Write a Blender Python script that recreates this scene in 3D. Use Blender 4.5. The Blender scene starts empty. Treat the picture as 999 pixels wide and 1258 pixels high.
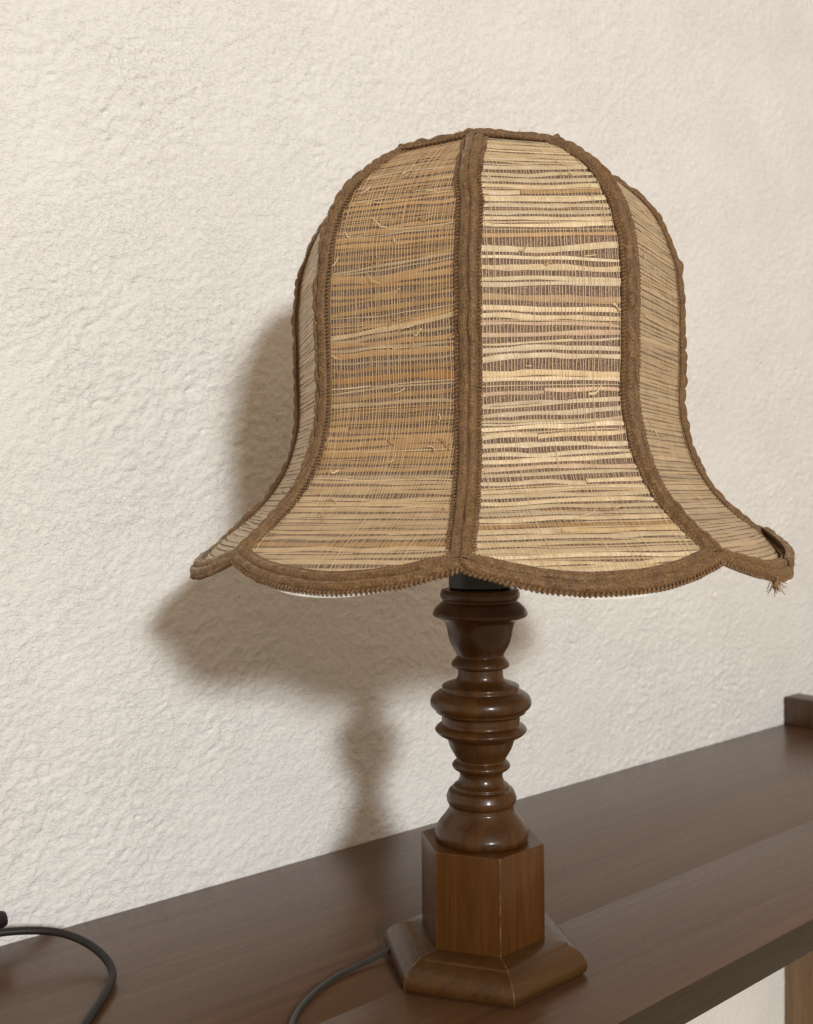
import bpy, bmesh, math, random
import numpy as np
from mathutils import Matrix, Vector
random.seed(7); rng = np.random.default_rng(11)
sc = bpy.context.scene
COL = sc.collection
# ------------------------------------------------------------------ camera
cd = bpy.data.cameras.new('camera'); cam = bpy.data.objects.new('camera', cd); COL.objects.link(cam)
RIGHT = (0.76687971, -0.64173733, -0.00828908); UP = (0.01619514, 0.00643862, 0.99984812); FW = (0.64158649, 0.76689748, -0.01533067)
cam.matrix_world = Matrix(((RIGHT[0], UP[0], -FW[0], 0), (RIGHT[1], UP[1], -FW[1], 0), (RIGHT[2], UP[2], -FW[2], .28), (0, 0, 0, 1)))
cd.sensor_fit = 'HORIZONTAL'; cd.sensor_width = 36; cd.lens = 1250.06 / 999 * 36
cd.clip_start = .02; cd.clip_end = 50
cd.dof.use_dof = True; cd.dof.focus_distance = .545; cd.dof.aperture_fstop = 20
sc.camera = cam
# ------------------------------------------------------------------ light: warm room, two ceiling lamps behind the photographer
w = bpy.data.worlds.new('World'); sc.world = w; w.use_nodes = True
bg = w.node_tree.nodes['Background']; bg.inputs[0].default_value = (1, .77, .55, 1); bg.inputs[1].default_value = .51
def area(name, loc, size, energy, color):
    l = bpy.data.lights.new(name, 'AREA'); l.shape = 'DISK'; l.size = size; l.energy = energy; l.color = color
    o = bpy.data.objects.new(name, l); COL.objects.link(o); o.location = loc
    d = Vector((.42, .5, .2)) - Vector(loc); o.rotation_euler = d.to_track_quat('-Z', 'Y').to_euler()
    return o
area('ceiling_lamp', (-.895, -2.96, 1.335),   .34, 66, (.955, .985, .985))
area('ceiling_lamp', (-.70, -3.00, 1.335), .36, 42, (.955, .985, .985))
vs = sc.view_settings; vs.view_transform = 'Standard'; vs.look = 'None'; vs.exposure = 0; vs.gamma = 1; vs.use_curve_mapping = False
sc.render.engine = 'CYCLES'
sc.cycles.max_bounces = 8

# ------------------------------------------------------------------ node helpers
def mat(name):
    m = bpy.data.materials.new(name); m.use_nodes = True
    nt = m.node_tree; return m, nt, nt.nodes['Principled BSDF']
def N(nt, typ, **kw):
    n = nt.nodes.new(typ)
    for k, v in kw.items():
        if k in n.inputs: n.inputs[k].default_value = v
        else: setattr(n, k, v)
    return n
def ramp(nt, fac, stops):
    r = nt.nodes.new('ShaderNodeValToRGB'); e = r.color_ramp.elements
    while len(e) < len(stops): e.new(.5)
    for q, (p, c) in zip(e, stops): q.position = p; q.color = (*c, 1) if len(c) == 3 else c
    nt.links.new(fac, r.inputs[0]); return r.outputs[0]
def mapping(nt, scale, coord='Object', rot=(0, 0, 0)):
    tc = N(nt, 'ShaderNodeTexCoord'); mp = N(nt, 'ShaderNodeMapping'); mp.inputs['Scale'].default_value = scale; mp.inputs['Rotation'].default_value = rot
    nt.links.new(tc.outputs[coord], mp.inputs[0]); return mp.outputs[0]
def noise(nt, vec, scale, detail=3, rough=.55, dist=0):
    n = N(nt, 'ShaderNodeTexNoise', Scale=scale, Detail=detail, Roughness=rough, Distortion=dist)
    nt.links.new(vec, n.inputs['Vector']); return n.outputs['Fac']
def mixc(nt, fac, a, b, mode='MIX'):
    n = nt.nodes.new('ShaderNodeMix'); n.data_type = 'RGBA'; n.blend_type = mode
    for sock, v in ((n.inputs[0], fac), (n.inputs[6], a), (n.inputs[7], b)):
        if hasattr(v, 'is_linked'): nt.links.new(v, sock)
        elif isinstance(v, (int, float)): sock.default_value = v
        else: sock.default_value = (*v, 1)
    return n.outputs[2]
def bump(nt, b, h, strength, dist):
    n = N(nt, 'ShaderNodeBump', Strength=strength, Distance=dist); nt.links.new(h, n.inputs['Height'])
    if b is not None: nt.links.new(n.outputs[0], b.inputs['Normal'])
    return n
# ------------------------------------------------------------------ materials
def wall_material():
    m, nt, b = mat('rough_plaster'); v = mapping(nt, (1, 1, 1))
    c = ramp(nt, noise(nt, v, 9, 4), [(.3, (.77, .755, .73)), (.7, (.805, .795, .77))])
    nt.links.new(c, b.inputs['Base Color']); b.inputs['Roughness'].default_value = .9; b.inputs['Specular IOR Level'].default_value = .25
    # small flat flakes of plaster with crisp rims, and fine grit
    f1 = ramp(nt, noise(nt, mapping(nt, (1, 1, 1.5), rot=(0, .5, 0)), 230, 3, .5, .6), [(.42, (0, 0, 0)), (.50, (.8, .8, .8)), (.75, (1, 1, 1))])
    f2 = ramp(nt, noise(nt, mapping(nt, (1, 1, 1.6), rot=(0, -.6, 0)), 330, 2, .5, .4), [(.40, (0, 0, 0)), (.47, (.7, .7, .7)), (.8, (1, 1, 1))])
    h1 = mixc(nt, .45, f1, f2); h2 = mixc(nt, .12, h1, noise(nt, v, 1100, 2))
    bp = bump(nt, b, h2, .7, .0014); nt.links.new(ramp(nt, noise(nt, v, 14, 4, .6), [(.3, (.42, .42, .42)), (.7, (.72, .72, .72))]), bp.inputs['Strength'])
    return m
def wood(name, dark, mid, light, axis, freq=220, rough=.3, coat=.25, stretch=.06, relief=.08, spec=.4, crough=.22):
    m, nt, b = mat(name)
    s = [1, 1, 1]; s[axis] = stretch; v = mapping(nt, s)
    fine = noise(nt, v, freq * 4, 4, .6); broad = noise(nt, v, freq * .35, 4, .6, 1.2)
    c1 = ramp(nt, broad, [(.28, dark), (.5, mid), (.75, light)])
    c2 = ramp(nt, fine, [(.35, (.6, .56, .52)), (.62, (1, 1, 1))])
    c = mixc(nt, .6, c1, c2, 'MULTIPLY')
    nt.links.new(c, b.inputs['Base Color'])
    v2 = mapping(nt, (1, 1, 1)); r = ramp(nt, noise(nt, v2, 240, 5), [(.3, (rough * .9,) * 3), (.7, (rough * 1.15,) * 3)])
    nt.links.new(r, b.inputs['Roughness'])
    b.inputs['Coat Weight'].default_value = coat; b.inputs['Coat Roughness'].default_value = crough; b.inputs['Specular IOR Level'].default_value = spec
    bump(nt, b, fine, relief, .0004)
    return m
def plain(name, col, rough=.5, spec=.5, bs=None, bd=.0003, metallic=0):
    m, nt, b = mat(name); v = mapping(nt, (1, 1, 1))
    c = ramp(nt, noise(nt, v, 120, 4), [(.3, tuple(x * .85 for x in col)), (.7, tuple(min(1, x * 1.12) for x in col))])
    nt.links.new(c, b.inputs['Base Color']); b.inputs['Roughness'].default_value = rough; b.inputs['Specular IOR Level'].default_value = spec; b.inputs['Metallic'].default_value = metallic
    if bs: bump(nt, b, noise(nt, v, bs, 3), .5, bd)
    return m
def satin(name, a, c, rough=.55):
    m, nt, b = mat(name); v = mapping(nt, (1, 1, 1))
    n1 = noise(nt, v, 150, 5, .65); n2 = noise(nt, v, 1300, 2)
    k = mixc(nt, .8, ramp(nt, n1, [(.3, a), (.72, c)]), ramp(nt, n2, [(.32, (.35, .32, .28)), (.52, (1.0, 1.0, 1.0)), (.70, (1.9, 1.8, 1.6))]), 'MULTIPLY')
    nt.links.new(k, b.inputs['Base Color']); b.inputs['Roughness'].default_value = rough; b.inputs['Specular IOR Level'].default_value = .35
    b.inputs['Sheen Weight'].default_value = .25; b.inputs['Sheen Roughness'].default_value = .4; b.inputs['Sheen Tint'].default_value = (1, .8, .55, 1)
    wv = N(nt, 'ShaderNodeTexWave', Scale=420.0, Distortion=1.5, Detail=1.0); wv.bands_direction = 'DIAGONAL'; nt.links.new(v, wv.inputs['Vector'])
    h = mixc(nt, .5, n2, wv.outputs['Fac']); bump(nt, b, h, .45, .0005)
    return m
def straw_material():
    m, nt, b = mat('dried_straw'); at = N(nt, 'ShaderNodeAttribute', attribute_name='col')
    v = mapping(nt, (6, 60, 1), 'UV'); v3 = mapping(nt, (1, 1, 1))
    st = noise(nt, v, 3, 4, .6); bl = noise(nt, v3, 140, 3)
    k = mixc(nt, .8, at.outputs['Color'], ramp(nt, st, [(.3, (.62, .55, .46)), (.6, (1, 1, 1))]), 'MULTIPLY')
    k = mixc(nt, .6, k, ramp(nt, bl, [(.32, (.72, .62, .5)), (.6, (1.0, 1.0, 1.0))]), 'MULTIPLY')
    nt.links.new(k, b.inputs['Base Color']); b.inputs['Roughness'].default_value = .36; b.inputs['Specular IOR Level'].default_value = .6
    bump(nt, b, st, .4, .0004)
    return m
M_WALL = wall_material()
M_SHELF = wood('dark_shelf_wood', (.070, .034, .0165), (.096, .047, .0225), (.124, .062, .030), 0, 230, .37, .28, .018, .1, .34)
M_SHELF2 = wood('dark_shelf_wood_front', (.076, .034, .015), (.102, .047, .021), (.130, .061, .028), 0, 230, .37, .28, .018, .1, .34)
M_EDGE = wood('dark_edge_band', (.020, .012, .007), (.029, .018, .010), (.040, .025, .014), 0, 200, .45, .1, .03)
M_UP2 = wood('upright_end_wood', (.055, .026, .012), (.075, .037, .017), (.098, .05, .023), 2, 130, .4, .1)
M_UP = wood('upright_wood', (.15, .09, .042), (.20, .12, .058), (.24, .15, .075), 2, 130, .4, .1)
M_TURN = wood('turned_wood', (.042, .0165, .0045), (.063, .025, .006), (.090, .036, .008), 2, 200, .36, .30, .07, .05, .22, .14)
M_BLOCK = wood('block_wood', (.060, .0225, .0045), (.090, .0345, .0065), (.118, .046, .009), 2, 150, .36, .25, .05, .05, .25, .16)
M_PLATE = wood('plate_wood', (.046, .019, .005), (.066, .028, .007), (.088, .038, .010), 0, 110, .36, .25, .12, .04, .28, .18)
M_WORN = plain('worn_edge_wood', (.33, .17, .06), .5, .4)
M_BLACK = plain('black_bakelite', (.008, .010, .009), .38, .4)
M_TRIM = satin('brown_satin_trim', (.120, .064, .025), (.195, .110, .046))
M_BRAID = satin('brown_braid', (.12, .062, .024), (.22, .125, .055), .6)
M_STITCH = plain('tan_stitch_thread', (.27, .165, .08), .6, .3)
M_BACK = satin('brown_backing_fabric', (.175, .112, .080), (.25, .168, .122), .85)
M_LINING = plain('white_lining', (.78, .76, .72), .5, .4)
M_THREAD = plain('pale_warp_thread', (.64, .49, .30), .6, .3)
M_STRAW = straw_material()
M_GREY = plain('grey_cord_rubber', (.035, .033, .03), .3, .5)
M_CABLE = plain('black_cable_rubber', (.016, .013, .010), .5, .3, 700)
M_METAL = plain('brass_wire', (.45, .36, .2), .35, .5, metallic=1)
M_GLASS = plain('opal_bulb_glass', (.8, .79, .76), .25, .5)
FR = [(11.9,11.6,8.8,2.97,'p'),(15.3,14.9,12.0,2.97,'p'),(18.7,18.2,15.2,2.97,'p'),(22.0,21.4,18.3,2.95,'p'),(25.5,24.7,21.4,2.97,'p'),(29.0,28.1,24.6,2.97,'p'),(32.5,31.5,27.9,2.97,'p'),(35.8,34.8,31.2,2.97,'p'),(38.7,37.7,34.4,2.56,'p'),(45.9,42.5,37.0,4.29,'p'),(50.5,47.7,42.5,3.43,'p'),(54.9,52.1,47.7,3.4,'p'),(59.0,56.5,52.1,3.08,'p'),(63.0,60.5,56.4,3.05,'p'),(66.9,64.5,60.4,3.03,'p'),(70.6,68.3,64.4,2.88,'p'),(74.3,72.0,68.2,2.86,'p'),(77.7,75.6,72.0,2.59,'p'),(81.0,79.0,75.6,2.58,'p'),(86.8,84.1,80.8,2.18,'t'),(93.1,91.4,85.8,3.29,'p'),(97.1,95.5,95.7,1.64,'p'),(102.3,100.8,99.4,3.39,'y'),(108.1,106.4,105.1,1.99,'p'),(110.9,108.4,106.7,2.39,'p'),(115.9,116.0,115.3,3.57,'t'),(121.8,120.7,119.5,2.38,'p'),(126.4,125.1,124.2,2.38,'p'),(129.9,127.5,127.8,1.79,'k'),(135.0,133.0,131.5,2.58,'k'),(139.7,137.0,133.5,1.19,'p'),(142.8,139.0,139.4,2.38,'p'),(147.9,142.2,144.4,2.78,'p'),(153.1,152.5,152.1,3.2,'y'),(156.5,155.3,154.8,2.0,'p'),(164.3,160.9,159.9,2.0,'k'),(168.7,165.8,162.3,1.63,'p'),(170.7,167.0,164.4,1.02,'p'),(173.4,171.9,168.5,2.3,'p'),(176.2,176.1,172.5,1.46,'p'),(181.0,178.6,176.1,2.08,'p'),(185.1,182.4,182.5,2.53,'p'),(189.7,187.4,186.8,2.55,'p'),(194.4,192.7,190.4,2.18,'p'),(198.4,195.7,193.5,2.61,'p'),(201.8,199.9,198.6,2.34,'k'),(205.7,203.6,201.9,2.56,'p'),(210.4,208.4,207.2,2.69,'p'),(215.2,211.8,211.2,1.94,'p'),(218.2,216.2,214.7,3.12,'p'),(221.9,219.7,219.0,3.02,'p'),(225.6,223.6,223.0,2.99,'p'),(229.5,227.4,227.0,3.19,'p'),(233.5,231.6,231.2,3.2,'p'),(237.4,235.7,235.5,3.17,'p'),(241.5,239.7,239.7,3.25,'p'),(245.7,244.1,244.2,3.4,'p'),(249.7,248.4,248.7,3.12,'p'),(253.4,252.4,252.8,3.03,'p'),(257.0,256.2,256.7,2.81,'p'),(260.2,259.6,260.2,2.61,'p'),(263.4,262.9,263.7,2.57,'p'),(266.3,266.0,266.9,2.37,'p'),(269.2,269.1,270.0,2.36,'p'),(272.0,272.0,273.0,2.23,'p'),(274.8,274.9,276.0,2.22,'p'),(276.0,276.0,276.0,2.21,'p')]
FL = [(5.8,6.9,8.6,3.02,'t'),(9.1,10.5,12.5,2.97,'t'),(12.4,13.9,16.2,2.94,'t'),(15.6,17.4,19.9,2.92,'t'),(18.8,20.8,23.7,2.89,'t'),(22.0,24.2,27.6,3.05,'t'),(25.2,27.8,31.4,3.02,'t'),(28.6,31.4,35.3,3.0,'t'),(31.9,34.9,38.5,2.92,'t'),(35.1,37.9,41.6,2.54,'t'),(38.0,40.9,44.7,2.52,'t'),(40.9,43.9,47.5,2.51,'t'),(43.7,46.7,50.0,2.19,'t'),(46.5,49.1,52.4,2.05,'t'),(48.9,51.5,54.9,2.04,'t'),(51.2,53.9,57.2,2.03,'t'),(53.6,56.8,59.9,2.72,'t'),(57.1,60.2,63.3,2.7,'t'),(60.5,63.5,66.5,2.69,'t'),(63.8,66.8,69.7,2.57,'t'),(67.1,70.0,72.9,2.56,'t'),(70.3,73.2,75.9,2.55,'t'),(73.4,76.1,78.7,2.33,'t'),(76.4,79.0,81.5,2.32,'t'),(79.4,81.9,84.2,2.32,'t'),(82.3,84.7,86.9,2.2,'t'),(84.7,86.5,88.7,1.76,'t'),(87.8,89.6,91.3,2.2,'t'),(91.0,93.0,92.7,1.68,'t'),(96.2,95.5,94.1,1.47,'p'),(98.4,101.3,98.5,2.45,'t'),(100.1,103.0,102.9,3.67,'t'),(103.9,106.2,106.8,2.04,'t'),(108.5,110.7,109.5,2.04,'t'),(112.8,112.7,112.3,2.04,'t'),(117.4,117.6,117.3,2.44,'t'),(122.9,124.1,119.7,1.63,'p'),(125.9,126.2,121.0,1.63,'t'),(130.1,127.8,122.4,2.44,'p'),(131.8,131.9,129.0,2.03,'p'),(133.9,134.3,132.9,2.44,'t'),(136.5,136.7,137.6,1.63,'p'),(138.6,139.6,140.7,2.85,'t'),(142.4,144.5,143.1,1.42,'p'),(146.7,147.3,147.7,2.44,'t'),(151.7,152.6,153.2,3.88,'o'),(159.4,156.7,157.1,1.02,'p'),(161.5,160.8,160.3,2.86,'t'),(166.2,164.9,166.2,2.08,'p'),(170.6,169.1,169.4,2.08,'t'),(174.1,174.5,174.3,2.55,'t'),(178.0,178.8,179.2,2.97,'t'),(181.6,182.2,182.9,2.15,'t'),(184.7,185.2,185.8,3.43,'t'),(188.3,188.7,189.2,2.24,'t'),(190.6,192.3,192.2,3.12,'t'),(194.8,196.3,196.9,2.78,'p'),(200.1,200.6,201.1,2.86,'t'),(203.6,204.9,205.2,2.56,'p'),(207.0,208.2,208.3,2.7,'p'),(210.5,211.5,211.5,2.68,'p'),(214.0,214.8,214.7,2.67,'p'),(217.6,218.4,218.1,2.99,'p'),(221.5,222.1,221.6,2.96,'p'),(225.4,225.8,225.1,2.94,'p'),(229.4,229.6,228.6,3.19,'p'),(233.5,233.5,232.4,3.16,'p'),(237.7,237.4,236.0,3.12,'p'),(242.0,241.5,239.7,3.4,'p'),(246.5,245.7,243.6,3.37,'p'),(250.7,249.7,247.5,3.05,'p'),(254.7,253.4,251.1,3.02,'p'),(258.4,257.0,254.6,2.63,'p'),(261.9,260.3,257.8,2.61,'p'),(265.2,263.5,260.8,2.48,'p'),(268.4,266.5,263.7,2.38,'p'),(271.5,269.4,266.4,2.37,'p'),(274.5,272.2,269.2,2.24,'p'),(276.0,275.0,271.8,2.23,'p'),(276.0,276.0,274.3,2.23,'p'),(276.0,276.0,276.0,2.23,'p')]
# ------------------------------------------------------------------ mesh helpers (lamp geometry is given in millimetres)
def mk(name, V, F, material, parent=None, smooth=True, sharp=None, scale=.001, col=None, uv=None, mats=None, fmat=None):
    me = bpy.data.meshes.new(name); V = np.asarray(V, float) * scale
    me.from_pydata(V.tolist(), [], F)
    if smooth: me.polygons.foreach_set('use_smooth', [True] * len(me.polygons))
    if sharp is not None: me.set_sharp_from_angle(angle=math.radians(sharp))
    for m in (mats or [material]): me.materials.append(m)
    if fmat is not None: me.polygons.foreach_set('material_index', fmat)
    if col is not None:
        a = me.attributes.new('col', 'FLOAT_COLOR', 'POINT'); a.data.foreach_set('color', np.asarray(col, np.float32).ravel())
    if uv is not None:
        l = me.uv_layers.new(name='UVMap'); idx = np.empty(len(me.loops), np.int32); me.loops.foreach_get('vertex_index', idx)
        l.data.foreach_set('uv', np.asarray(uv, np.float32)[idx].ravel())
    me.update()
    o = bpy.data.objects.new(name, me); COL.objects.link(o)
    if parent is not None: o.parent = parent
    return o
def grid_faces(n, m, closed_m=False, off=0):
    F = []
    for i in range(n - 1):
        for j in range(m if closed_m else m - 1):
            k = (j + 1) % m
            F.append((off + i * m + j, off + (i + 1) * m + j, off + (i + 1) * m + k, off + i * m + k))
    return F
def tube(P, r, sides=8, caps=True):
    P = np.asarray(P, float); n = len(P); T = np.gradient(P, axis=0); T /= np.linalg.norm(T, axis=1)[:, None] + 1e-12
    ref = np.array([0, 0, 1.]) if abs(T[0][2]) < .9 else np.array([1., 0, 0])
    r = np.broadcast_to(np.asarray(r, float), (n,)); V = []
    a = np.cross(T[0], ref); a /= np.linalg.norm(a)
    for i in range(n):
        a = a - T[i] * (a @ T[i]); a /= np.linalg.norm(a) + 1e-12; b = np.cross(T[i], a)
        for k in range(sides):
            t = 2 * math.pi * k / sides; V.append(P[i] + r[i] * (math.cos(t) * a + math.sin(t) * b))
    F = grid_faces(n, sides, True)
    if caps: F += [tuple(range(sides)), tuple(range((n - 1) * sides, n * sides))[::-1]]
    return V, F
def join(parts):
    V = []; F = []
    for v, f in parts:
        o = len(V); V += list(v); F += [tuple(i + o for i in q) for q in f]
    return V, F
def catmull(P, k):
    P = np.asarray(P, float); Q = np.vstack([2 * P[0] - P[1], P, 2 * P[-1] - P[-2]]); out = []
    for i in range(1, len(Q) - 2):
        for t in np.arange(k) / k:
            out.append(.5 * (2 * Q[i] + (Q[i + 1] - Q[i - 1]) * t + (2 * Q[i - 1] - 5 * Q[i] + 4 * Q[i + 1] - Q[i + 2]) * t * t + (3 * Q[i] - Q[i - 1] - 3 * Q[i + 1] + Q[i + 2]) * t ** 3))
    out.append(Q[-2]); return np.array(out)
def lathe(prof, seg=72, cap=True):
    prof = np.asarray(prof); V = [(r * math.cos(2 * math.pi * k / seg), r * math.sin(2 * math.pi * k / seg), z) for r, z in prof for k in range(seg)]
    F = grid_faces(len(prof), seg, True)
    if cap: F += [tuple(range(seg))[::-1], tuple(range((len(prof) - 1) * seg, len(prof) * seg))]
    return V, F
def smooth_noise(x, seed, period):
    r = np.random.default_rng(seed); v = r.normal(size=400); q = np.asarray(x) / period + 200; i = np.floor(q).astype(int) % 398; f = q - np.floor(q); f = f * f * (3 - 2 * f)
    return v[i] * (1 - f) + v[i + 1] * f
def box_bevel(name, lo, hi, bev, material, parent=None, kind=None):
    bm = bmesh.new(); bmesh.ops.create_cube(bm, size=1)
    for v in bm.verts: v.co = Vector([(lo[i] + hi[i]) / 2 + v.co[i] * (hi[i] - lo[i]) for i in range(3)])
    bmesh.ops.bevel(bm, geom=bm.edges[:], offset=bev, segments=3, affect='EDGES', profile=.5)
    me = bpy.data.meshes.new(name); bm.to_mesh(me); bm.free(); me.materials.append(material)
    me.polygons.foreach_set('use_smooth', [True] * len(me.polygons)); me.set_sharp_from_angle(angle=math.radians(40))
    o = bpy.data.objects.new(name, me); COL.objects.link(o)
    if parent: o.parent = parent
    return o
def tag(o, label, cat, group=None):
    o['label'] = label; o['category'] = cat
    if group: o['group'] = group
def empty(name, loc):
    o = bpy.data.objects.new(name, None); COL.objects.link(o); o.location = loc; o.empty_display_size = .05; return o

# ------------------------------------------------------------------ the wall: rough plaster with real relief
WY = .6517
def wall():
    st = .0011; X0, X1, Z0, Z1 = .18, 1.30, -.06, .95
    nx, nz = int((X1 - X0) / st), int((Z1 - Z0) / st)
    fx = np.fft.rfftfreq(nx, st)[None, :]; fz = np.fft.fftfreq(nz, st)[:, None]
    def field(sx, sz, ang=0, seed=0):
        r = np.random.default_rng(seed).normal(size=(nz, nx)); c, s = math.cos(ang), math.sin(ang)
        a = fx * c + fz * s; b = -fx * s + fz * c
        g = np.exp(-2 * math.pi ** 2 * ((a * sx) ** 2 + (b * sz) ** 2)); h = np.fft.irfft2(np.fft.rfft2(r) * g, s=(nz, nx)); return h / h.std()
    n1 = field(.0013, .0011, 0, 1); n2 = field(.0030, .0016, .5, 2); n3 = field(.0026, .0015, -.6, 3); n4 = field(.009, .009, 0, 4); n5 = field(.03, .03, 0, 5)
    h = .10 * n1 + .17 * np.tanh(5 * (n2 - .3)) + .15 * np.tanh(5 * (n3 - .2)) + .08 * n4
    chip = np.clip(field(.0030, .0011, .35, 6) - 1.9, 0, 1.2) * np.clip(.4 * n5 + .8, .2, 1.4)
    h = (h - 1.0 * chip) * (.85 + .2 * np.clip(n5, -1.5, 1.5))
    xs = [.18]
    while xs[-1] < 1.29: xs.append(xs[-1] + .0011 + .0011 * max(0, (xs[-1] - .5) / .8))
    zs = [-.058]
    while zs[-1] < .94: zs.append(zs[-1] + .0011 + .0009 * max(0, (zs[-1] - .45) / .5))
    xs = np.array(xs); zs = np.array(zs)
    xi = (xs - X0) / st; zi = (zs - Z0) / st
    i = np.clip(xi.astype(int), 0, nx - 2); j = np.clip(zi.astype(int), 0, nz - 2); f = (xi - i)[None, :]; g = (zi - j)[:, None]
    H = h[np.ix_(j, i)] * (1 - f) * (1 - g) + h[np.ix_(j, i + 1)] * f * (1 - g) + h[np.ix_(j + 1, i)] * (1 - f) * g + h[np.ix_(j + 1, i + 1)] * f * g
    # carry the same wall on, in wider cells, beyond the part in view
    xo0 = np.linspace(-.8, .18, 60)[:-1]; xo1 = np.linspace(xs[-1], 2.4, 60)[1:]; zo0 = np.linspace(-.75, -.058, 90)[:-1]; zo1 = np.linspace(zs[-1], 1.6, 50)[1:]
    H = np.pad(H, ((len(zo0), len(zo1)), (len(xo0), len(xo1))))
    edge = np.random.default_rng(9).normal(size=H.shape) * .1
    mask = np.ones(H.shape, bool); mask[len(zo0):len(zo0) + len(zs), len(xo0):len(xo0) + len(xs)] = False; H[mask] = edge[mask]
    xs = np.r_[xo0, xs, xo1]; zs = np.r_[zo0, zs, zo1]
    A, B = np.meshgrid(xs, zs); V = np.stack([A, WY - H * .001 * RELIEF, B], -1).reshape(-1, 3)
    n, m = len(zs), len(xs); q = (np.arange(n - 1)[:, None] * m + np.arange(m - 1)[None, :]).ravel()
    F = np.stack([q, q + 1, q + m + 1, q + m], 1).astype(np.int32)
    me = bpy.data.meshes.new('wall'); me.vertices.add(len(V)); me.vertices.foreach_set('co', V.ravel())
    me.loops.add(F.size); me.loops.foreach_set('vertex_index', F.ravel()); me.polygons.add(len(F))
    me.polygons.foreach_set('loop_start', np.arange(0, F.size, 4, dtype=np.int32)); me.polygons.foreach_set('use_smooth', np.ones(len(F), bool))
    me.update(calc_edges=True); me.validate(); me.materials.append(M_WALL)
    o = bpy.data.objects.new('wall', me); COL.objects.link(o); o['kind'] = 'structure'
    o['label'] = 'off-white wall with rough trowelled plaster behind the lamp'
    return o
RELIEF = 1.5
wall()

# ------------------------------------------------------------------ the shelf: two boards and an upright on the wall
shelf = empty('wooden_shelf', (.6, .5, 0)); tag(shelf, 'long dark brown wooden shelf fixed along the plaster wall', 'shelf')
def shelf_part(o):
    o.parent = shelf; o.matrix_parent_inverse = Matrix.Translation((-.6, -.5, 0)); return o
YJ = .4435
b1 = shelf_part(box_bevel('board', (-.45, YJ + .00005, -.0196), (2.0, .6512, 0), .0001, M_SHELF))
b2 = shelf_part(box_bevel('board', (-.45, .3397, -.0199), (2.0, YJ, 0), .0002, M_SHELF2))
shelf_part(box_bevel('edge_band', (-.45, .3386, -.0201), (2.0, .33965, -.0002), .0003, M_EDGE))
b1.data.name = 'back_board'; b1['label'] = 'greyer brown rear board of the shelf'; b2['label'] = 'warmer brown front board of the shelf'
up = shelf_part(box_bevel('upright', (1.139, .545, .0), (1.172, .6508, .0335), .0012, M_UP2)); up['label'] = 'brown upright end standing above the shelf at the wall'
lo = shelf_part(box_bevel('upright', (1.139, .545, -.70), (1.172, .6508, -.0205), .0012, M_UP)); lo['label'] = 'brown upright below the shelf'

# ------------------------------------------------------------------ the lamp
LX, LY = 424.631, 439.547
lamp = empty('table_lamp', (LX * .001, LY * .001, 0))
tag(lamp, 'table lamp with turned brown wooden foot and bell shaped straw shade', 'table lamp')
PHI = -2.06519
def hexring(R, z): return [(R * math.cos(PHI + k * math.pi / 3), R * math.sin(PHI + k * math.pi / 3), z) for k in range(6)]
def hex_body(name, prof, material, edge_w, bottom=True):
    """six sided moulding; every arris is a thin worn strip"""
    V = []; F = []; fm = []
    for R, z in prof:
        H = hexring(R, z)
        for k in range(6):
            p = np.array(H[k]); a = np.array(H[k - 1]); b = np.array(H[(k + 1) % 6])
            da = (a - p) / np.linalg.norm(a - p); db = (b - p) / np.linalg.norm(b - p)
            e = edge_w * (1 + .35 * math.sin(z * 1.7 + k * 2.1))
            V += [p + da * e, p + (da + db) * e * .22, p + db * e]
    n = 18
    for i in range(len(prof) - 1):
        for j in range(n):
            k = (j + 1) % n; F.append((i * n + j, i * n + k, (i + 1) * n + k, (i + 1) * n + j)); fm.append(1 if j % 3 != 2 else 0)
    F.append(tuple(range(n))[::-1]); fm.append(0); o = (len(prof) - 1) * n; F.append(tuple(range(o, o + n))); fm.append(0)
    return mk(name, V, F, None, lamp, True, 28, mats=[material, M_WORN_EDGE], fmat=fm)
def worn_edge():
    m, nt, b = mat('worn_arris'); v = mapping(nt, (1, 1, 1))
    f = ramp(nt, noise(nt, v, 160, 5, .7), [(.46, (0, 0, 0)), (.74, (1, 1, 1))])
    nt.links.new(mixc(nt, f, (.075, .032, .009), (.22, .115, .042)), b.inputs['Base Color']); b.inputs['Roughness'].default_value = .4; return m
M_WORN_EDGE = worn_edge()
plate_prof = [(59.5, .3), (61.5, 1.0), (62.8, 2.6), (63.3, 5), (62.9, 7.4), (61.6, 9.8), (59.4, 12.2), (56.6, 14.2), (53.8, 15.4), (52.4, 15.8), (52.0, 16.0), (51.7, 17.0), (51.2, 17.3), (44, 17.9), (37, 18.2)]
hex_body('base_plate', plate_prof, M_PLATE, .55)
hex_body('hexagonal_block', [(38.0, 18.15), (38.17, 18.6), (38.17, 73.6), (37.6, 74.3)], M_BLOCK, .5)
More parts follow.
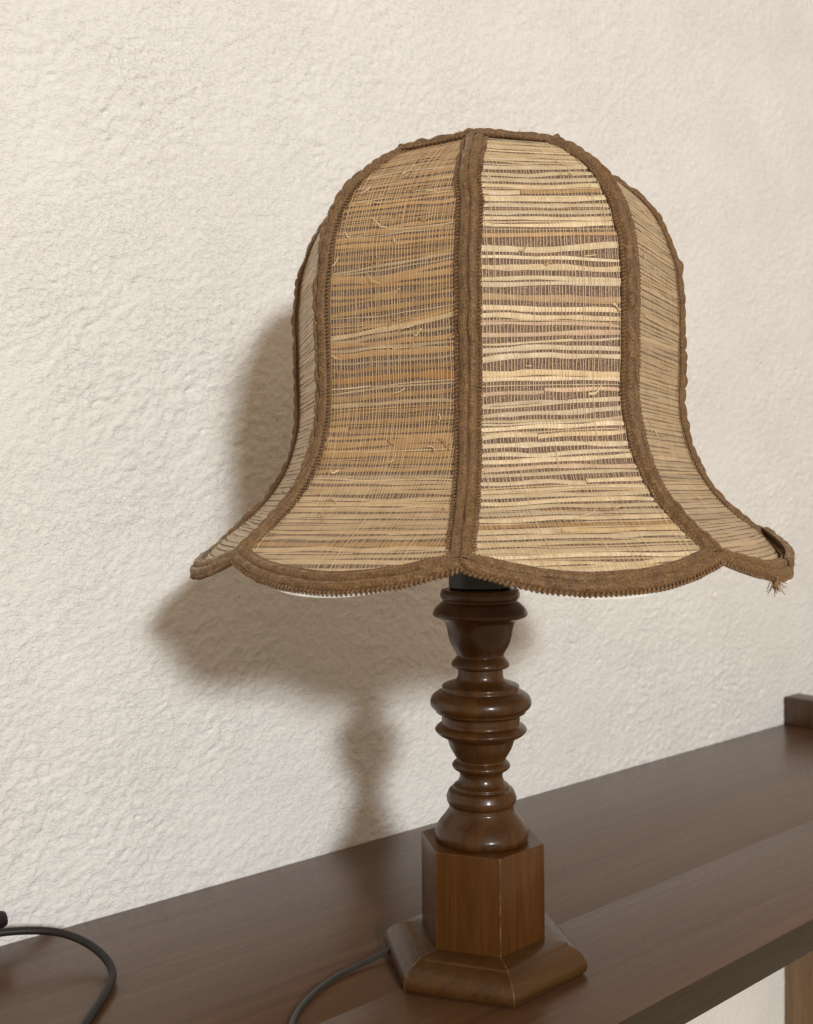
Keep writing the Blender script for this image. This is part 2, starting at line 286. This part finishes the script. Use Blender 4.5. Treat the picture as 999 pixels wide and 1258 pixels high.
pf = [(18.7,224.6),(22.6,224.1),(23.6,222.6),(23.9,220.9),(23.6,219.2),(22.4,217.2),(24.6,215.2),(27.0,212.8),(28.5,209.6),(27.5,207.9),(24.1,206.4),(21.6,204.9),(20.1,201.0),(19.2,196.1),(17.7,191.2),(14.9,186.3),(14.2,184.3),(15.2,182.8),(16.7,180.9),(17.5,178.9),(16.4,177.4),(13.7,176.9),(13.5,175.2),(13.9,171.5),(15.7,169.3),(20.6,167.6),(23.1,166.3),(23.2,163.7),(25.5,162.7),(29.3,159.9),(30.4,156.3),(29.6,153.9),(27.5,151.9),(26.7,150.4),(23.8,148.9),(23.5,146.2),(23.6,143.5),(25.5,142.6),(27.0,141.1),(27.5,139.6),(25.2,137.2),(21.1,135.2),(20.1,133.7),(18.6,129.3),(16.5,125.4),(14.6,121.9),(16.2,120.5),(17.5,118.5),(16.4,116.5),(14.1,115.1),(12.8,112.6),(13.4,109.7),(14.7,107.7),(16.6,106.4),(16.9,104.8),(19.2,103.8),(20.6,100.8),(21.0,98.9),(20.4,96.4),(19.3,94.9),(19.4,93.5),(19.7,92.0),(22.3,88.1),(25.5,84.1),(27.8,80.2),(28.2,78.0),(27.9,75.9),(27.2,74.6),(26,74.2)]
V, F = lathe(catmull(pf[::-1], 4), 80); mk('turned_column', V, F, M_TURN, lamp, True, 50)
# lamp holder, bulb and the wire spider that carries the shade
so = []
for z in (224.4, 225.5, 236, 262, 263): 
    R = 18.7 - (1.2 if z in (224.4, 263) else 0)
    so.append([((R - (.55 if (k % 8) in (0,) else 0)) * math.cos(2 * math.pi * k / 64), (R - (.55 if (k % 8) == 0 else 0)) * math.sin(2 * math.pi * k / 64), z) for k in range(64)])
V = [p for r in so for p in r]; mk('lamp_holder', V, grid_faces(5, 64, True) + [tuple(range(256, 320))], M_BLACK, lamp, True, 30)
V, F = lathe(catmull([(13, 263), (14, 272), (20, 290), (28, 308), (30, 322), (27, 338), (17, 349), (5, 353), (.5, 353.3)], 4), 32); mk('light_bulb', V, F, M_GLASS, lamp)

# ------------------------------------------------------------------ the shade
CXs, CYs = -3.474, -8.827; PS = -2.41332; D45 = math.pi / 4; SRIB = 248.2
PR = catmull(np.array([(59,470),(69,464.8),(80.5,456.5),(90,448.5),(97.3,440),(102.3,431.5),(106,422.5),(108.8,414),(110.6,406),(111.3,398),(112.3,390),(112.6,374),(112.3,350),(112,338),(112.3,326),(113.5,318),(115.5,310),(118,302),(121.5,294),(126.5,286),(132.5,278),(140.5,270),(150,262),(156.3,257),(161.2,251.6),(164.8,245.6),(167.6,239.2),(169.6,232.5)]), 4)
SL = np.r_[0, np.cumsum(np.hypot(*np.diff(PR, axis=0).T))]; STOT = SL[-1]
def prof(s):
    s = np.asarray(s, float); r = np.interp(s, SL, PR[:, 0]); z = np.interp(s, SL, PR[:, 1])
    lo = np.minimum(s, 0); hi = np.maximum(s - STOT, 0)
    return r + lo * .73 + hi * .5, z - lo * .68 - hi * .85
def rib_pt(k, s):
    r, z = prof(s); a = PS + k * D45; return np.stack([CXs + r * math.cos(a), CYs + r * math.sin(a), z], -1)
def panel_pt(k, u, s, h=0.):
    """point on panel k: u across (0..1), s mm down the curve, h mm proud of it"""
    u, s, h = np.broadcast_arrays(np.asarray(u, float), np.asarray(s, float), np.asarray(h, float))
    P = rib_pt(k, s) * (1 - u)[..., None] + rib_pt(k + 1, s) * u[..., None]
    av = PS + (k + .5) * D45; bul = 14. * 4 * u * (1 - u) * np.clip((s - 222) / 50, 0, 1.15) ** 2   # each panel swells out towards its scalloped hem
    P = P + np.stack([bul * math.cos(av), bul * math.sin(av), bul * 0], -1)
    r0, z0 = prof(s - 1.5); r1, z1 = prof(s + 1.5); dr = (r1 - r0) * .924; dz = z1 - z0; L = np.hypot(dr, dz)
    a = PS + (k + .5) * D45
    n = np.stack([-dz / L * math.cos(a), -dz / L * math.sin(a), dr / L], -1)
    return P + n * h[..., None]
def panel_w(s): return 2 * prof(s)[0] * math.sin(D45 / 2)
def hem_s(u): return 258.5 + 11.5 * (1 - np.abs(2 * np.asarray(u, float) - 1) ** 2.1)
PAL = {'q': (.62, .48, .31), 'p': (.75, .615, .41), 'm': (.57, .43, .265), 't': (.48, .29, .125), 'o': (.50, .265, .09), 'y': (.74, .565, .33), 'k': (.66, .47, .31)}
def straw_geo(k, sL, sM, sR, wd, colr, seed, u0=-.01, u1=1.01, n=12):
    r = random.Random(seed); colr = r.choices((colr, 'y', 't'), (.78, .11, .11))[0] if colr in 'pm' else colr
    uu = np.linspace(u0, u1, 49)
    # smooth curve through three heights, plus the reed's own bends
    def height(u):
        lin = np.where(u < .5, sL + (sM - sL) * 2 * u, sM + (sR - sM) * (2 * u - 1)); quad = sL * 2 * (u - .5) * (u - 1) - sM * 4 * u * (u - 1) + sR * 2 * u * (u - .5)
        return .5 * lin + .5 * quad + (.16 if colr == 'q' else .34 + .12 * wd) * smooth_noise(u * 80, seed, 16) * (.5 + .5 * r0)
    r0 = r.random()
    s = height(uu); ok = (s < hem_s(np.clip(uu, 0, 1)) - .5) & (s > 1.0)
    if ok.sum() < 6: return None
    ua, ub = uu[ok][0], uu[ok][-1]; u = np.linspace(ua, ub, n + 1); s = height(u)
    hw = wd * .5 * (1 + .16 * smooth_noise(u * 80, seed + 5, 9)); base = .3 + .22 * r.random() + .06 * smooth_noise(u * 80, seed + 9, 12)
    V = np.stack([panel_pt(k, u, s - hw, base), panel_pt(k, u, s - hw * .1, base + .08 + .13 * hw), panel_pt(k, u, s + hw, base - .05)], 1).reshape(-1, 3)
    F = grid_faces(n + 1, 3)
    v = 1 + (.11 if colr == 'q' else .14) * max(-1.7, min(1.5, r.gauss(0, 1))); g = .05 * max(-1, min(1.3, r.gauss(0, 1))); c = np.array([min(.9, max(.02, q * v * (1 + g * f))) for q, f in zip(PAL[colr], (.3, 0, -1))] + [1])
    uv = np.stack([np.repeat(u + r.random() * 7, 3), np.tile([0, .5, 1], n + 1) * .1 + r.random() * 9], 1)
    return V, F, np.tile(c, (len(V), 1)), uv
def random_list(seed, tone):
    r = random.Random(seed); L = []; s = 6.
    while s < 274:
        wide = r.random(); wd = 1.9 + 1.3 * wide if s < 90 or s > 205 else 1.3 + 2.1 * wide
        gap = .5 + .5 * r.random() if s < 90 or s > 205 else .7 + 2.0 * r.random() ** 2
        t = r.gauss(0, .8); L.append((s + t + r.gauss(0, .5), s, s - t + r.gauss(0, .5), wd, r.choice(tone))); s += wd + gap
    return L
def fine_list(seed):
    r = random.Random(seed); L = []; s = 5.
    while s < 274:
        wd = 1.2 + 1.0 * r.random(); t = r.gauss(0, .3); L.append((s + t, s, s - t, wd, 'q')); s += wd + .28 + .35 * r.random()
    return L
def fillers(L, seed):
    """thin reeds that lie in the gaps between the broad ones, some of them wandering across"""
    r = random.Random(seed); out = []; Q = sorted(L, key=lambda q: q[1])
    for a, b in zip(Q[:-1], Q[1:]):
        gap = (b[1] - b[3] / 2) - (a[1] + a[3] / 2)
        if gap > .35 and r.random() < (.62 if a[1] < 85 or a[1] > 200 else .35):
            f = .3 + .4 * r.random(); m = [a[i] + a[3] / 2 + f * ((b[i] - b[3] / 2) - (a[i] + a[3] / 2)) + r.gauss(0, .25) for i in range(3)]
            out.append((*m, .45 + .4 * r.random(), r.choice((a[4], 'p', 'y'))))
    return out
def straws_for(k, L, single, parent):
    parts = []
    for i, (a, b, c, wd, cl) in enumerate(L):
        seed = 1000 * (k + 10) + i; r = random.Random(seed)
        spans = [(-.01, 1.01, 0)]
        if r.random() < .14:
            q = .2 + .6 * r.random(); spans = [(-.01, q, 0), (q + .004, 1.01, r.gauss(0, .35))]
        for x0, x1, d in spans:
            g = straw_geo(k, a + d, b + d, c + d, wd, cl, seed if x0 < 0 else seed + 500, x0, x1, 12 if x1 - x0 > .8 else 7)
            if g is not None: parts.append(g)
    if single:
        for V, F, C, U in parts: mk('straw', V, F, M_STRAW, parent, col=C, uv=U)
    else:
        VV = []; FF = []; CC = []; UU = []
        for V, F, C, U in parts: o = sum(map(len, VV)); VV.append(V); FF += [tuple(i + o for i in f) for f in F]; CC.append(C); UU.append(U)
        o = mk('straw_weave', np.vstack(VV), FF, M_STRAW, parent, col=np.vstack(CC), uv=np.vstack(UU)); o['kind'] = 'stuff'
def threads_for(k, parent, spacing, seed):
    r = random.Random(seed); parts = []; ss = np.arange(4, 278, 2.2); half = panel_w(np.array(STOT)) / 2; x = -half + 1
    W = panel_w(ss)
    while x < half:
        xx = x + .22 * smooth_noise(ss, int(seed * 31 + (x + 200) * 10), 14) + (ss - 140) * .004 * r.gauss(0, 1)
        u = .5 + xx / W; ok = (u > 0) & (u < 1); ok &= ss < hem_s(np.clip(u, 0, 1)) + .5
        idx = np.nonzero(ok)[0]
        if len(idx) > 4:
            idx = np.arange(idx[0], idx[-1] + 1); u_, s_ = u[idx], ss[idx]; du = (.12 if k == 0 else .15) * (.8 + .5 * r.random()) / W[idx]
            h = 1.0 + .1 * smooth_noise(s_, int(x * 7 + 9000), 3.)
            V = np.stack([panel_pt(k, u_ - du, s_, h), panel_pt(k, u_ + du, s_, h)], 1).reshape(-1, 3); parts.append((V, grid_faces(len(idx), 2)))
        x += spacing * (.75 + .5 * r.random())
    V, F = join(parts); o = mk('warp_threads', V, F, M_THREAD, parent); o['kind'] = 'stuff'
def panel_sheet(name, k, h, s0, extra, material, parent, thick=.25, label=None, scal=0):
    u = np.linspace(0, 1, 17); n = 70; V = []
    for hh in (h, h - thick):
        for i in range(n):
            t = i / (n - 1); s = s0 + (hem_s(u) + extra + scal * (1 - (2 * u - 1) ** 2) - s0) * t; V += list(panel_pt(k, u, s, hh))
    F = grid_faces(n, 17) + [f[::-1] for f in grid_faces(n, 17, False, n * 17)]
    a = (n - 1) * 17; b = n * 17 + a
    F += [(a + j, b + j, b + j + 1, a + j + 1) for j in range(16)] + [(j, j + 1, n * 17 + j + 1, n * 17 + j) for j in range(16)]
    F += [(i * 17, n * 17 + i * 17, n * 17 + (i + 1) * 17, (i + 1) * 17) for i in range(n - 1)] + [(i * 17 + 16, (i + 1) * 17 + 16, n * 17 + (i + 1) * 17 + 16, n * 17 + i * 17 + 16) for i in range(n - 1)]
    o = mk(name, V, F, material, parent, True, 40)
    if label: o['label'] = label
    return o
LABELS = {0: 'brightly lit straw panel right of the front rib', -1: 'brown shaded straw panel left of the front rib', 1: 'narrow straw panel at the right edge of the shade', -2: 'thin sliver of straw panel at the left edge of the shade'}
for k in range(-4, 4):
    p = panel_sheet('shade_panel', k, 0., -4.5, 2, M_BACK, lamp, label=LABELS.get(k))
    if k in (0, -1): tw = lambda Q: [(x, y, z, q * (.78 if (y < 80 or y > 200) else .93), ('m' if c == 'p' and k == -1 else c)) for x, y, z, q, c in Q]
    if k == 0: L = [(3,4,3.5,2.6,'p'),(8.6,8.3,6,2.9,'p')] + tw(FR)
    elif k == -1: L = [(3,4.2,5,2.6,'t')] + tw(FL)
    elif k in (1, -2): L = fine_list(50 + k)
    else: L = random_list(50 + k, 'pppt')
    if k in (0, -1): L = L + fillers(L, 900 + k)
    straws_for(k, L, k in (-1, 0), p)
    threads_for(k, p, 1.75, k + 20)
    panel_sheet('shade_lining', k, -1.2, 14, 2.5, M_LINING, lamp, scal=3.4)

# ---- trims
def wisp(P0, D, length, r0, seed, curl=.5, n=7):
    r = random.Random(seed); P = [np.array(P0, float)]; D = np.array(D, float); D /= np.linalg.norm(D)
    for i in range(n):
        D = D + curl * .35 * np.array([r.gauss(0, 1) for _ in range(3)]); D /= np.linalg.norm(D); P.append(P[-1] + D * length / n)
    return tube(P, np.linspace(r0, r0 * .5, len(P)), 5)
def rib_frame(k, s):
    P = rib_pt(k, s); r0, z0 = prof(s - 1.); r1, z1 = prof(s + 1.); dr = r1 - r0; dz = z1 - z0; L = np.hypot(dr, dz); a = PS + k * D45
    Nn = np.stack([-dz / L * math.cos(a), -dz / L * math.sin(a), dr / L], -1); Lt = np.broadcast_to(np.array([-math.sin(a), math.cos(a), 0]), P.shape)
    return P, Lt, Nn
def hem_frame(k, u):
    s = hem_s(u); P = panel_pt(k, u, s); T = panel_pt(k, u + .004, hem_s(u + .004)) - panel_pt(k, u - .004, hem_s(u - .004)); T /= np.linalg.norm(T, axis=1)[:, None]
    Nn = panel_pt(k, u, s, 1.) - P; Nn -= T * (Nn * T).sum(1)[:, None]; Nn /= np.linalg.norm(Nn, axis=1)[:, None]; Lt = np.cross(T, Nn)
    if Lt[len(Lt) // 2][2] > 0: Lt = -Lt
    return P, Lt, Nn
def trim(name, P, Lt, Nn, ridges, lo, hi, base, fold, period, seed, coils, label=None, lift=1.):
    """padded tape: ridges = (centre, half width, height); coils = (offset, radius, pitch) looped braid along an edge"""
    d = np.r_[0, np.cumsum(np.linalg.norm(np.diff(P, axis=0), axis=1))]; r = random.Random(seed)
    P = P + Lt * (.35 * smooth_noise(d, seed, 25) + .2 * smooth_noise(d, seed + 11, 7))[:, None] + Nn * (.25 * smooth_noise(d, seed + 1, 18))[:, None]
    ph = d / period + .30 * smooth_noise(d, seed + 2, 16); ph = np.maximum.accumulate(ph); lump = [1 + .16 * smooth_noise(d, seed + 21, 6), 1 + .16 * smooth_noise(d, seed + 22, 6)]
    ls = np.linspace(lo, hi, 33)
    def height(l, q, i):
        h = base - fold * abs(l) + .12 * smooth_noise(np.array([d[i]]), seed + 3 + int(l * 3), 5)[0]
        for m, (c, hw, hh) in enumerate(ridges):
            x = (l - c) / hw
            if abs(x) < 1: h += hh * lump[m][i] * math.sqrt(1 - x * x) * (.60 + .40 * abs(math.sin(math.pi * (q + .37 * m))) ** .5)
        return h
    V = [P[i] + Lt[i] * l + Nn[i] * height(l, ph[i], i) for i in range(len(P)) for l in ls]
    n = len(P); m = len(ls)
    B = [P[i] + Lt[i] * l + Nn[i] * (base - fold * abs(l) - 1.0) for i in range(n) for l in ls]
    F = grid_faces(n, m) + [f[::-1] for f in grid_faces(n, m, False, n * m)]
    F += [(i * m, n * m + i * m, n * m + (i + 1) * m, (i + 1) * m) for i in range(n - 1)] + [(i * m + m - 1, (i + 1) * m + m - 1, n * m + (i + 1) * m + m - 1, n * m + i * m + m - 1) for i in range(n - 1)]
    for e in (0, n - 1): F += [(e * m + j, e * m + j + 1, n * m + e * m + j + 1, n * m + e * m + j) for j in range(m - 1)]
    o = mk(name, V + B, F, M_TRIM, lamp)
    if label: o['label'] = label
    for off, rad, pitch in coils:
        D = np.arange(d[0] + .3, d[-1] - .3, pitch / 9.); ip = lambda A: np.stack([np.interp(D, d, A[:, c]) for c in range(3)], 1)
        th = 2 * math.pi * (D / pitch + .1 * smooth_noise(D, seed + 8, 7)); rr = rad * (1 + .12 * smooth_noise(D, seed + 4, 6))
        C = ip(P) + ip(Lt) * (off + rr * np.cos(th))[:, None] + ip(Nn) * (base - fold * abs(off) + .55 * rr * np.sin(th) + .35)[:, None]
        V, F = tube(C, pitch * .27, 6); mk('braid_edge', V, F, M_BRAID, o)
    parts = []
    for mI, (c, hw, hh) in enumerate(ridges):
        for q in range(int(ph[0]) - 1, int(ph[-1]) + 2):
            t = q - .37 * mI
            if t < ph[0] + .1 or t > ph[-1] - .1 or r.random() < .35: continue
            i = int(np.searchsorted(ph, t)); 
            if i >= n: continue
            sk = 0; aa = np.linspace(c - hw * .92, c + hw * .92, 8); j = [min(n - 1, max(0, i + int(round(sk * (x - c))))) for x in aa]
            parts.append(tube([P[jj] + Lt[jj] * x + Nn[jj] * (height(x, ph[i], jj) + .08) for x, jj in zip(aa, j)], .17, 4))
    for q in range(7):
        i = r.randrange(n); l = r.uniform(lo, hi); parts.append(wisp(P[i] + Lt[i] * l + Nn[i] * (height(l, ph[i], i) - .2), Nn[i] + Lt[i] * r.gauss(0, .8), 1.5 + 3 * r.random(), .09, seed * 50 + q, .6, 5))
    if parts: V, F = join(parts); mk('stitching', V, F, M_STITCH, o)['kind'] = 'stuff'
    return o
for k in range(-4, 4):
    s = np.arange(-2.5, 258.5, 1.15)
    trim('rib_trim', *rib_frame(k, s), [(-2.45, 2.25, 2.6), (2.4, 2.2, 2.5)], -6.2, 6.2, 1.3, .36, 8.2, 100 + k * 7, [(-5.6, .85, 1.9), (5.6, .85, 1.9)], 'front rib trim nearest the camera' if k == 0 else None)
for k in range(-4, 4):
    u = np.linspace(-.005, 1.005, 110)
    trim('hem_trim', *hem_frame(k, u), [(-2.9, 2.1, 2.0), (1.5, 2.3, 2.7)], -6.0, 4.7, 1.1, .03, 8.0, 300 + k * 9, [(4.5, 1.0, 2.2)])
for k in range(-4, 4):
    u = np.linspace(-.02, 1.02, 44); P = panel_pt(k, u, np.full(44, -.5)); T = np.gradient(P, axis=0); T /= np.linalg.norm(T, axis=1)[:, None]
    Nn = panel_pt(k, u, np.full(44, 1.), 1.) - panel_pt(k, u, np.full(44, 1.), 0.); Lt = panel_pt(k, u, np.full(44, 1.)) - panel_pt(k, u, np.zeros(44)); Lt /= np.linalg.norm(Lt, axis=1)[:, None]
    trim('top_trim', P, Lt, Nn, [(-.8, 3.2, 2.6)], -4.2, 2.8, 1.9, .03, 9.0, 500 + k * 5, [(2.6, .9, 2.4)])
# the braid's end, folded back over the hem at the far right corner
u = np.linspace(.55, 1.0, 46); P, Lt, Nn = hem_frame(1, u); tt = np.linspace(0, 1, 46)[:, None]
o = trim('hem_trim', P - Lt * (2.5 + 5.5 * tt) + Nn * (2.2 + 1.2 * np.sin(tt * 3.1)), Lt, Nn, [(0, 2.6, 2.3)], -3.2, 3.2, 1.0, .05, 7.0, 777, [(2.9, .8, 2.0)]); o['label'] = 'loose folded end of the braid at the right corner'
# frayed braid end under the right corner, loose fibres on the panels
pt = panel_pt(1, .30, hem_s(.30) + 5, 1.)
V, F = join([wisp(pt + np.array([random.gauss(0, .9) for _ in range(3)]), (random.gauss(0, .45), random.gauss(0, .45), -1), 5 + 4 * random.random(), .36, i, .6) for i in range(26)])
mk('frayed_tuft', V, F, M_STITCH, lamp)['label'] = 'frayed thread tuft hanging under the right hem'
for i in range(34):
    k = random.choice((0, -1, -1, 1)); u = .1 + .8 * random.random(); s = 30 + 215 * random.random()
    q = panel_pt(k, u, s, 1.); t = panel_pt(k, u + .02, s + random.gauss(0, 1.), 1.) - q; t = t * random.choice((-1, 1)); nn = panel_pt(k, u, s, 2.) - q
    V, F = wisp(q, t / np.linalg.norm(t) + nn * .22, 3 + 6 * random.random(), .28 + .2 * random.random(), 70 + i, .55)
    c = np.tile((*PAL[random.choice('ppy')], 1), (len(V), 1)); mk('loose_fibre', V, F, M_STRAW, lamp, col=c, uv=np.zeros((len(V), 2)))
# knots: short reed ends twisted across the weave
for i in range(26):
    k = random.choice((0, -1, -1)); u = .08 + .84 * random.random(); s = 25 + 215 * random.random(); n = 7; L = 3 + 5 * random.random(); wdt = .5 + .8 * random.random(); sl = random.gauss(0, .5)
    t = np.linspace(-.5, .5, n); uu = u + t * L / panel_w(s); sv = s + sl * t * L + 1.2 * np.sin(t * 5 + i); hh = 1.0 + .9 * np.cos(t * 3.1) * random.random()
    V = np.stack([panel_pt(k, uu, sv - wdt * .5, hh), panel_pt(k, uu, sv, hh + .3), panel_pt(k, uu, sv + wdt * .5, hh - .1)], 1).reshape(-1, 3)
    c = np.tile((*PAL[random.choice('ptty')], 1), (len(V), 1)); mk('reed_knot', V, grid_faces(n, 3), M_STRAW, lamp, col=c, uv=np.zeros((len(V), 2)) + i)
# wire spider that holds the shade over the bulb
ring = [(CXs + 22 * math.cos(t), CYs + 22 * math.sin(t), 360) for t in np.linspace(0, 2 * math.pi, 33)]
parts = [tube(ring, 1.1, 6)]
for k in (-4, -2, 0, 2):
    a = PS + k * D45; parts.append(tube([(CXs + R * math.cos(a), CYs + R * math.sin(a), z) for R, z in ((22, 360), (60, 362), (109, 362))], 1.1, 6))
parts += [tube([(x, y, 262), (x * 1.6 + CXs * .5, y * 1.6 + CYs * .5, 320), (x * 1.1 + CXs, y * 1.1 + CYs, 360)], 1.1, 6) for x, y in ((19, 0), (-19, 0))]
V, F = join(parts); mk('wire_spider', V, F, M_METAL, lamp)
# power cord leaving the base plate
def rel(P): return np.asarray(P, float) - np.array([LX, LY, 0])
cp = catmull(rel([(402, 483, 7.5), (391, 479.5, 6.5), (378, 478, 4.2), (360, 478.5, 2.4), (341, 476, 2.0), (320, 468, 2.0), (300, 455, 2.0), (284, 436, 2.0), (268, 405, 2.0), (240, 380, 2.0)]), 8)
V, F = tube(cp, 1.5, 10); mk('power_cord', V, F, M_GREY, lamp)['label'] = 'dark grey cord running from the lamp base'
# ------------------------------------------------------------------ second cable at the left edge
cab = empty('black_cable', (.22, .55, 0)); tag(cab, 'thick black cable looping on the shelf at the left edge', 'cable')
off = np.array([220, 550, 0])
cc = catmull(np.array([(178, 478, 2.7), (194, 500, 2.7), (210.5, 519, 2.8), (230, 541, 3.2), (243.5, 560, 4.4), (246, 580, 8.0), (240, 600, 12.5), (227, 616, 16.0), (203, 628, 18.0), (180, 631, 17), (160, 624, 13), (146, 632, 12), (156, 641, 15), (172, 642, 18)]) - off, 8)
V, F = tube(cc, 2.35, 12); mk('cord', V, F, M_CABLE, cab)
pl = np.array([(170, 642, 18), (173, 642.2, 18), (176, 642.4, 18.2), (196, 643.5, 19), (208, 644, 19.4), (210.5, 644.2, 19.5)]) - off
V, F = tube(pl, [3.6, 4.6, 5.2, 5.6, 5.4, 4.4], 14); mk('plug', V, F, M_CABLE, cab)
